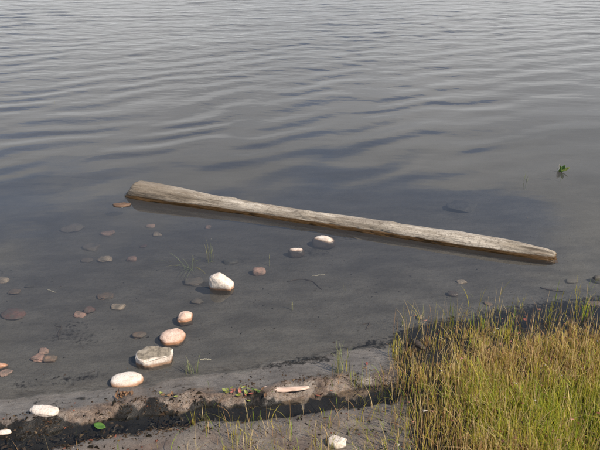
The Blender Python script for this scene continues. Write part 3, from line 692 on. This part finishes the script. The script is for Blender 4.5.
# --- driftwood pieces and twigs
def mat_wood(name, a, b):
    t = NT(name); tcn = t.n('ShaderNodeTexCoord').outputs['Object']; g = t.noise(t.mapping(tcn, (14, 160, 160)), 1, 5, 0.6)
    return t.principled(t.mix(t.ramp(g, [(0.35, 0), (0.65, 1)]), a, b), 0.75, t.bump(g, 0.6, 0.003))
M_DRIFT = mat_wood('pale_driftwood', (0.36, 0.24, 0.18), (0.66, 0.49, 0.39)); M_TWIG = mat_wood('dark_wet_twig', (0.03, 0.022, 0.018), (0.075, 0.055, 0.042)); M_STRAWW = mat_wood('bleached_stalk', (0.34, 0.30, 0.22), (0.50, 0.44, 0.33))
def tube(pts, rads, mat, name, label, cat, ns=8, flat=1.0, group=None):
    pts = [Vector(p) for p in pts]; c = pts[0].copy(); V, F = [], []
    for k, p in enumerate(pts):
        d = (pts[min(k+1, len(pts)-1)]-pts[max(k-1, 0)]).normalized(); s = d.cross(Vector((0, 0, 1))).normalized(); u = s.cross(d)
        for j in range(ns):
            th = 2*math.pi*j/ns; r = rads[k]*(1+0.18*mnoise.noise(Vector((k*0.7, math.cos(th)*1.5, math.sin(th)*1.5+c.x*9))))
            V.append(tuple(p-c+s*math.cos(th)*r+u*math.sin(th)*r*flat))
    for k in range(len(pts)-1):
        for j in range(ns): F.append((k*ns+j, k*ns+(j+1) % ns, (k+1)*ns+(j+1) % ns, (k+1)*ns+j))
    F.append(tuple(range(ns))[::-1]); F.append(tuple((len(pts)-1)*ns+j for j in range(ns)))
    o = mesh_obj(name, V, F, mat); o.location = c; tag(o, label, cat, group); return o
def along(pxs, r, mat, name, label, cat, lift=None, level=None, n=14, flat=1.0, wob=0.003, **k):
    pts = []; rads = []
    X_ = np.interp(np.linspace(0, 1, n), np.linspace(0, 1, len(pxs)), [p[0] for p in pxs]); Y_ = np.interp(np.linspace(0, 1, n), np.linspace(0, 1, len(pxs)), [p[1] for p in pxs])
    for i in range(n):
        s = i/(n-1); p = hit(X_[i], Y_[i]) if level is None else P(X_[i], Y_[i], level)
        pts.append(p+[0, R.uniform(-wob, wob), (r*flat*0.8 if lift is None else lift)]); rads.append(r*(0.35+0.65*math.sin(math.pi*min(max(s, .06), .94))**0.5))
    return tube(pts, rads, mat, name, label, cat, flat=flat, **k)
along([(264,388),(272,390.5),(285,391),(300,389.5),(309,388.5)], 0.0125, M_DRIFT, 'driftwood_sliver', 'flat pale pinkish sliver of driftwood on the mud ridge', 'driftwood', flat=0.55, wob=0.001, level=0.028)
along([(287,282),(300,279),(312,281),(322,290)], 0.0028, M_TWIG, 'twig', 'curved dark sunken twig in front of the awash stones', 'twig')
along([(312,276),(318,275.5),(325,275)], 0.0025, M_STRAWW, 'twig', 'short pale sunken stalk just above the curved dark twig', 'twig')
along([(55,326),(62,327),(58,334),(59,340)], 0.0030, M_TWIG, 'twig', 'hooked black sunken twig right of the maroon stone', 'twig')
along([(47,290),(52,291.5),(56,293)], 0.0028, M_STRAWW, 'twig', 'tiny pale sunken twig between maroon stone and pink oval stone', 'twig')
along([(540,288),(552,291),(565,292)], 0.0045, M_TWIG, 'twig', 'dark sunken stick below the right end of the log', 'twig')
along([(362,325),(370,323),(366,330)], 0.0026, M_TWIG, 'twig', 'small dark twig in water left of the pale brown stone', 'twig')
along([(413,346),(417,350),(424,355)], 0.013, M_TWIG, 'wood_chunk', 'dark rotten wood chunk at the left tip of the grass bank', 'driftwood', lift=0.03)
along([(200,360),(206,359.5),(211,360)], 0.003, M_STRAWW, 'twig', 'short pale stalk in shallow water right of the flat-topped slab', 'twig')

def bark():
    c = P(122, 205); m = MPP(c); V, F = [], []; nx, ny = 13, 7
    for i in range(nx):
        for j in range(ny):
            u, v = i/(nx-1)*2-1, j/(ny-1)*2-1; w = math.sqrt(max(1-u*u, 0.02))+0.25*mnoise.noise(Vector((u*3, 1, 0)))
            V.append((u*8.6*m, v*w*0.032, 0.006*(1-v*v)+0.005*mnoise.noise(Vector((u*3, v*3, 4)))))
    for i in range(nx-1):
        for j in range(ny-1): F.append((i*ny+j, (i+1)*ny+j, (i+1)*ny+j+1, i*ny+j+1))
    o = mesh_obj('bark_piece', V, F, mat_wood('wet_brown_bark', (0.06, 0.036, 0.022), (0.17, 0.10, 0.062))); o.location = (c[0], c[1], 0.003); o.rotation_euler = (0, 0, 0.06)
    o.modifiers.new('thickness', 'SOLIDIFY').thickness = 0.008
    tag(o, 'flat brown bark piece floating just below the thick end of the log', 'bark')
bark()

# --- scraps of dead plant matter on the mud (nobody could count them)
def scraps(name, label, n, place, size, cols, w, flat=0.35):
    V, F, C = [], [], []
    while len(F) < n*4:
        p = place()
        if p is None: continue
        s = size*(0.3+1.5*R.random()**2.2); a = R.uniform(0, 6.28); el = R.uniform(0.12, 0.6); b = len(V); c = np.array(R.choices(cols, w)[0])*R.uniform(0.6, 1.2)
        q = [(s, 0, 0), (-s*0.5, s*el, 0), (-s*0.6, -s*el, 0), (R.uniform(-.3, .3)*s, 0, s*flat*R.uniform(.5, 1.5))]
        ca, sa = math.cos(a), math.sin(a); tz = R.uniform(-.3, .3)
        for x, y, z in q: V.append((p[0]+x*ca-y*sa, p[1]+x*sa+y*ca, p[2]+z+x*tz*0.5+0.0005)); C.append(c)
        F += [(b, b+1, b+3), (b+1, b+2, b+3), (b+2, b, b+3), (b, b+2, b+1)]
    o = fast_mesh(name, np.array(V), np.array(F), M_BLADE, 3); o.data.polygons.foreach_set('use_smooth', np.zeros(len(F), bool)); cattr(o, 'tint', np.array(C)); tag(o, label, 'debris', kind='stuff')
BLK, BRN, TN, RDD, WHT = (0.022,0.018,0.015), (0.085,0.05,0.03), (0.26,0.18,0.11), (0.30,0.11,0.07), (0.62,0.55,0.46)
def pl_ridge():
    px = R.uniform(-60, 400); g = P(px, 410); x = g[0]; y = float(TROUGH(x))+R.choice([R.gauss(0.09, 0.045), R.gauss(0.055, 0.02), R.gauss(-0.06, 0.02), R.gauss(0.0, 0.05) if px < 200 else R.gauss(0.1, 0.04)])
    return (x, y, terr(x, y)) if R.random() < 3.2*float(vnoise(x*14, y*22, 401))**3 else None
def pl_flat():
    px, py = R.uniform(-60, 400), R.uniform(350, 420); p = hit(px, py)
    if not (-0.35 < p[1]-SHORE(p[0]) < 0.03): return None
    if R.random() > 3*float(vnoise(p[0]*8, p[1]*14, 402))**3: return None
    return p
def pl_near():
    p = hit(R.uniform(-60, 420), R.uniform(405, 480)); return p if p[1] < TROUGH(p[0])-0.03 else None
def pl_bank():
    p = hit(R.uniform(395, 640), R.uniform(325, 470)); return (p[0], p[1], p[2]+R.uniform(0.02, 0.10))
def pl_bed():
    p = hit(R.uniform(-40, 640), R.uniform(215, 385)); return p if p[1] > SHORE(p[0])+0.02 and R.random() < 4*float(vnoise(p[0]*3.5, p[1]*5, 403))**3 else None
scraps('wrack_debris', 'dark rotted plant scraps along the wrack ridge', 1500, pl_ridge, 0.0062, [BLK, BRN, (0.13,0.085,0.055), TN, RDD], [3, 6, 5, 1.0, 0.5])
def pl_trough():
    px = R.uniform(-60, 215); x = P(px, 425)[0]; y = float(TROUGH(x))+R.gauss(0.0, 0.045); return (x, y, max(terr(x, y), -0.006)) if R.random() < 4*float(vnoise(x*10, y*16, 404))**3 else None
scraps('rotten_leaves', 'black rotten leaf scraps filling the left of the trough', 700, pl_trough, 0.010, [BLK, (0.035,0.026,0.02), BRN, TN], [6, 5, 3, 0.4], 0.5)
scraps('mud_specks', 'dark specks scattered on the wet mud flat', 330, pl_flat, 0.0042, [BLK, BRN, TN], [7, 3, 0.6])
scraps('shore_litter', 'brown and reddish leaf scraps on the near mud', 900, pl_near, 0.0055, [BRN, BLK, TN, RDD, WHT], [4, 4, 2, 2, 0.4])
scraps('bank_litter', 'pink and white leaf scraps caught in the grass', 420, pl_bank, 0.007, [(0.55,0.27,0.20), RDD, WHT, BRN], [3, 3, 1.6, 3])
scraps('bed_litter', 'small dark scraps lying on the lake bed', 420, pl_bed, 0.006, [BLK, BRN, TN, WHT], [6, 3, 0.8, 0.1], 0.2)
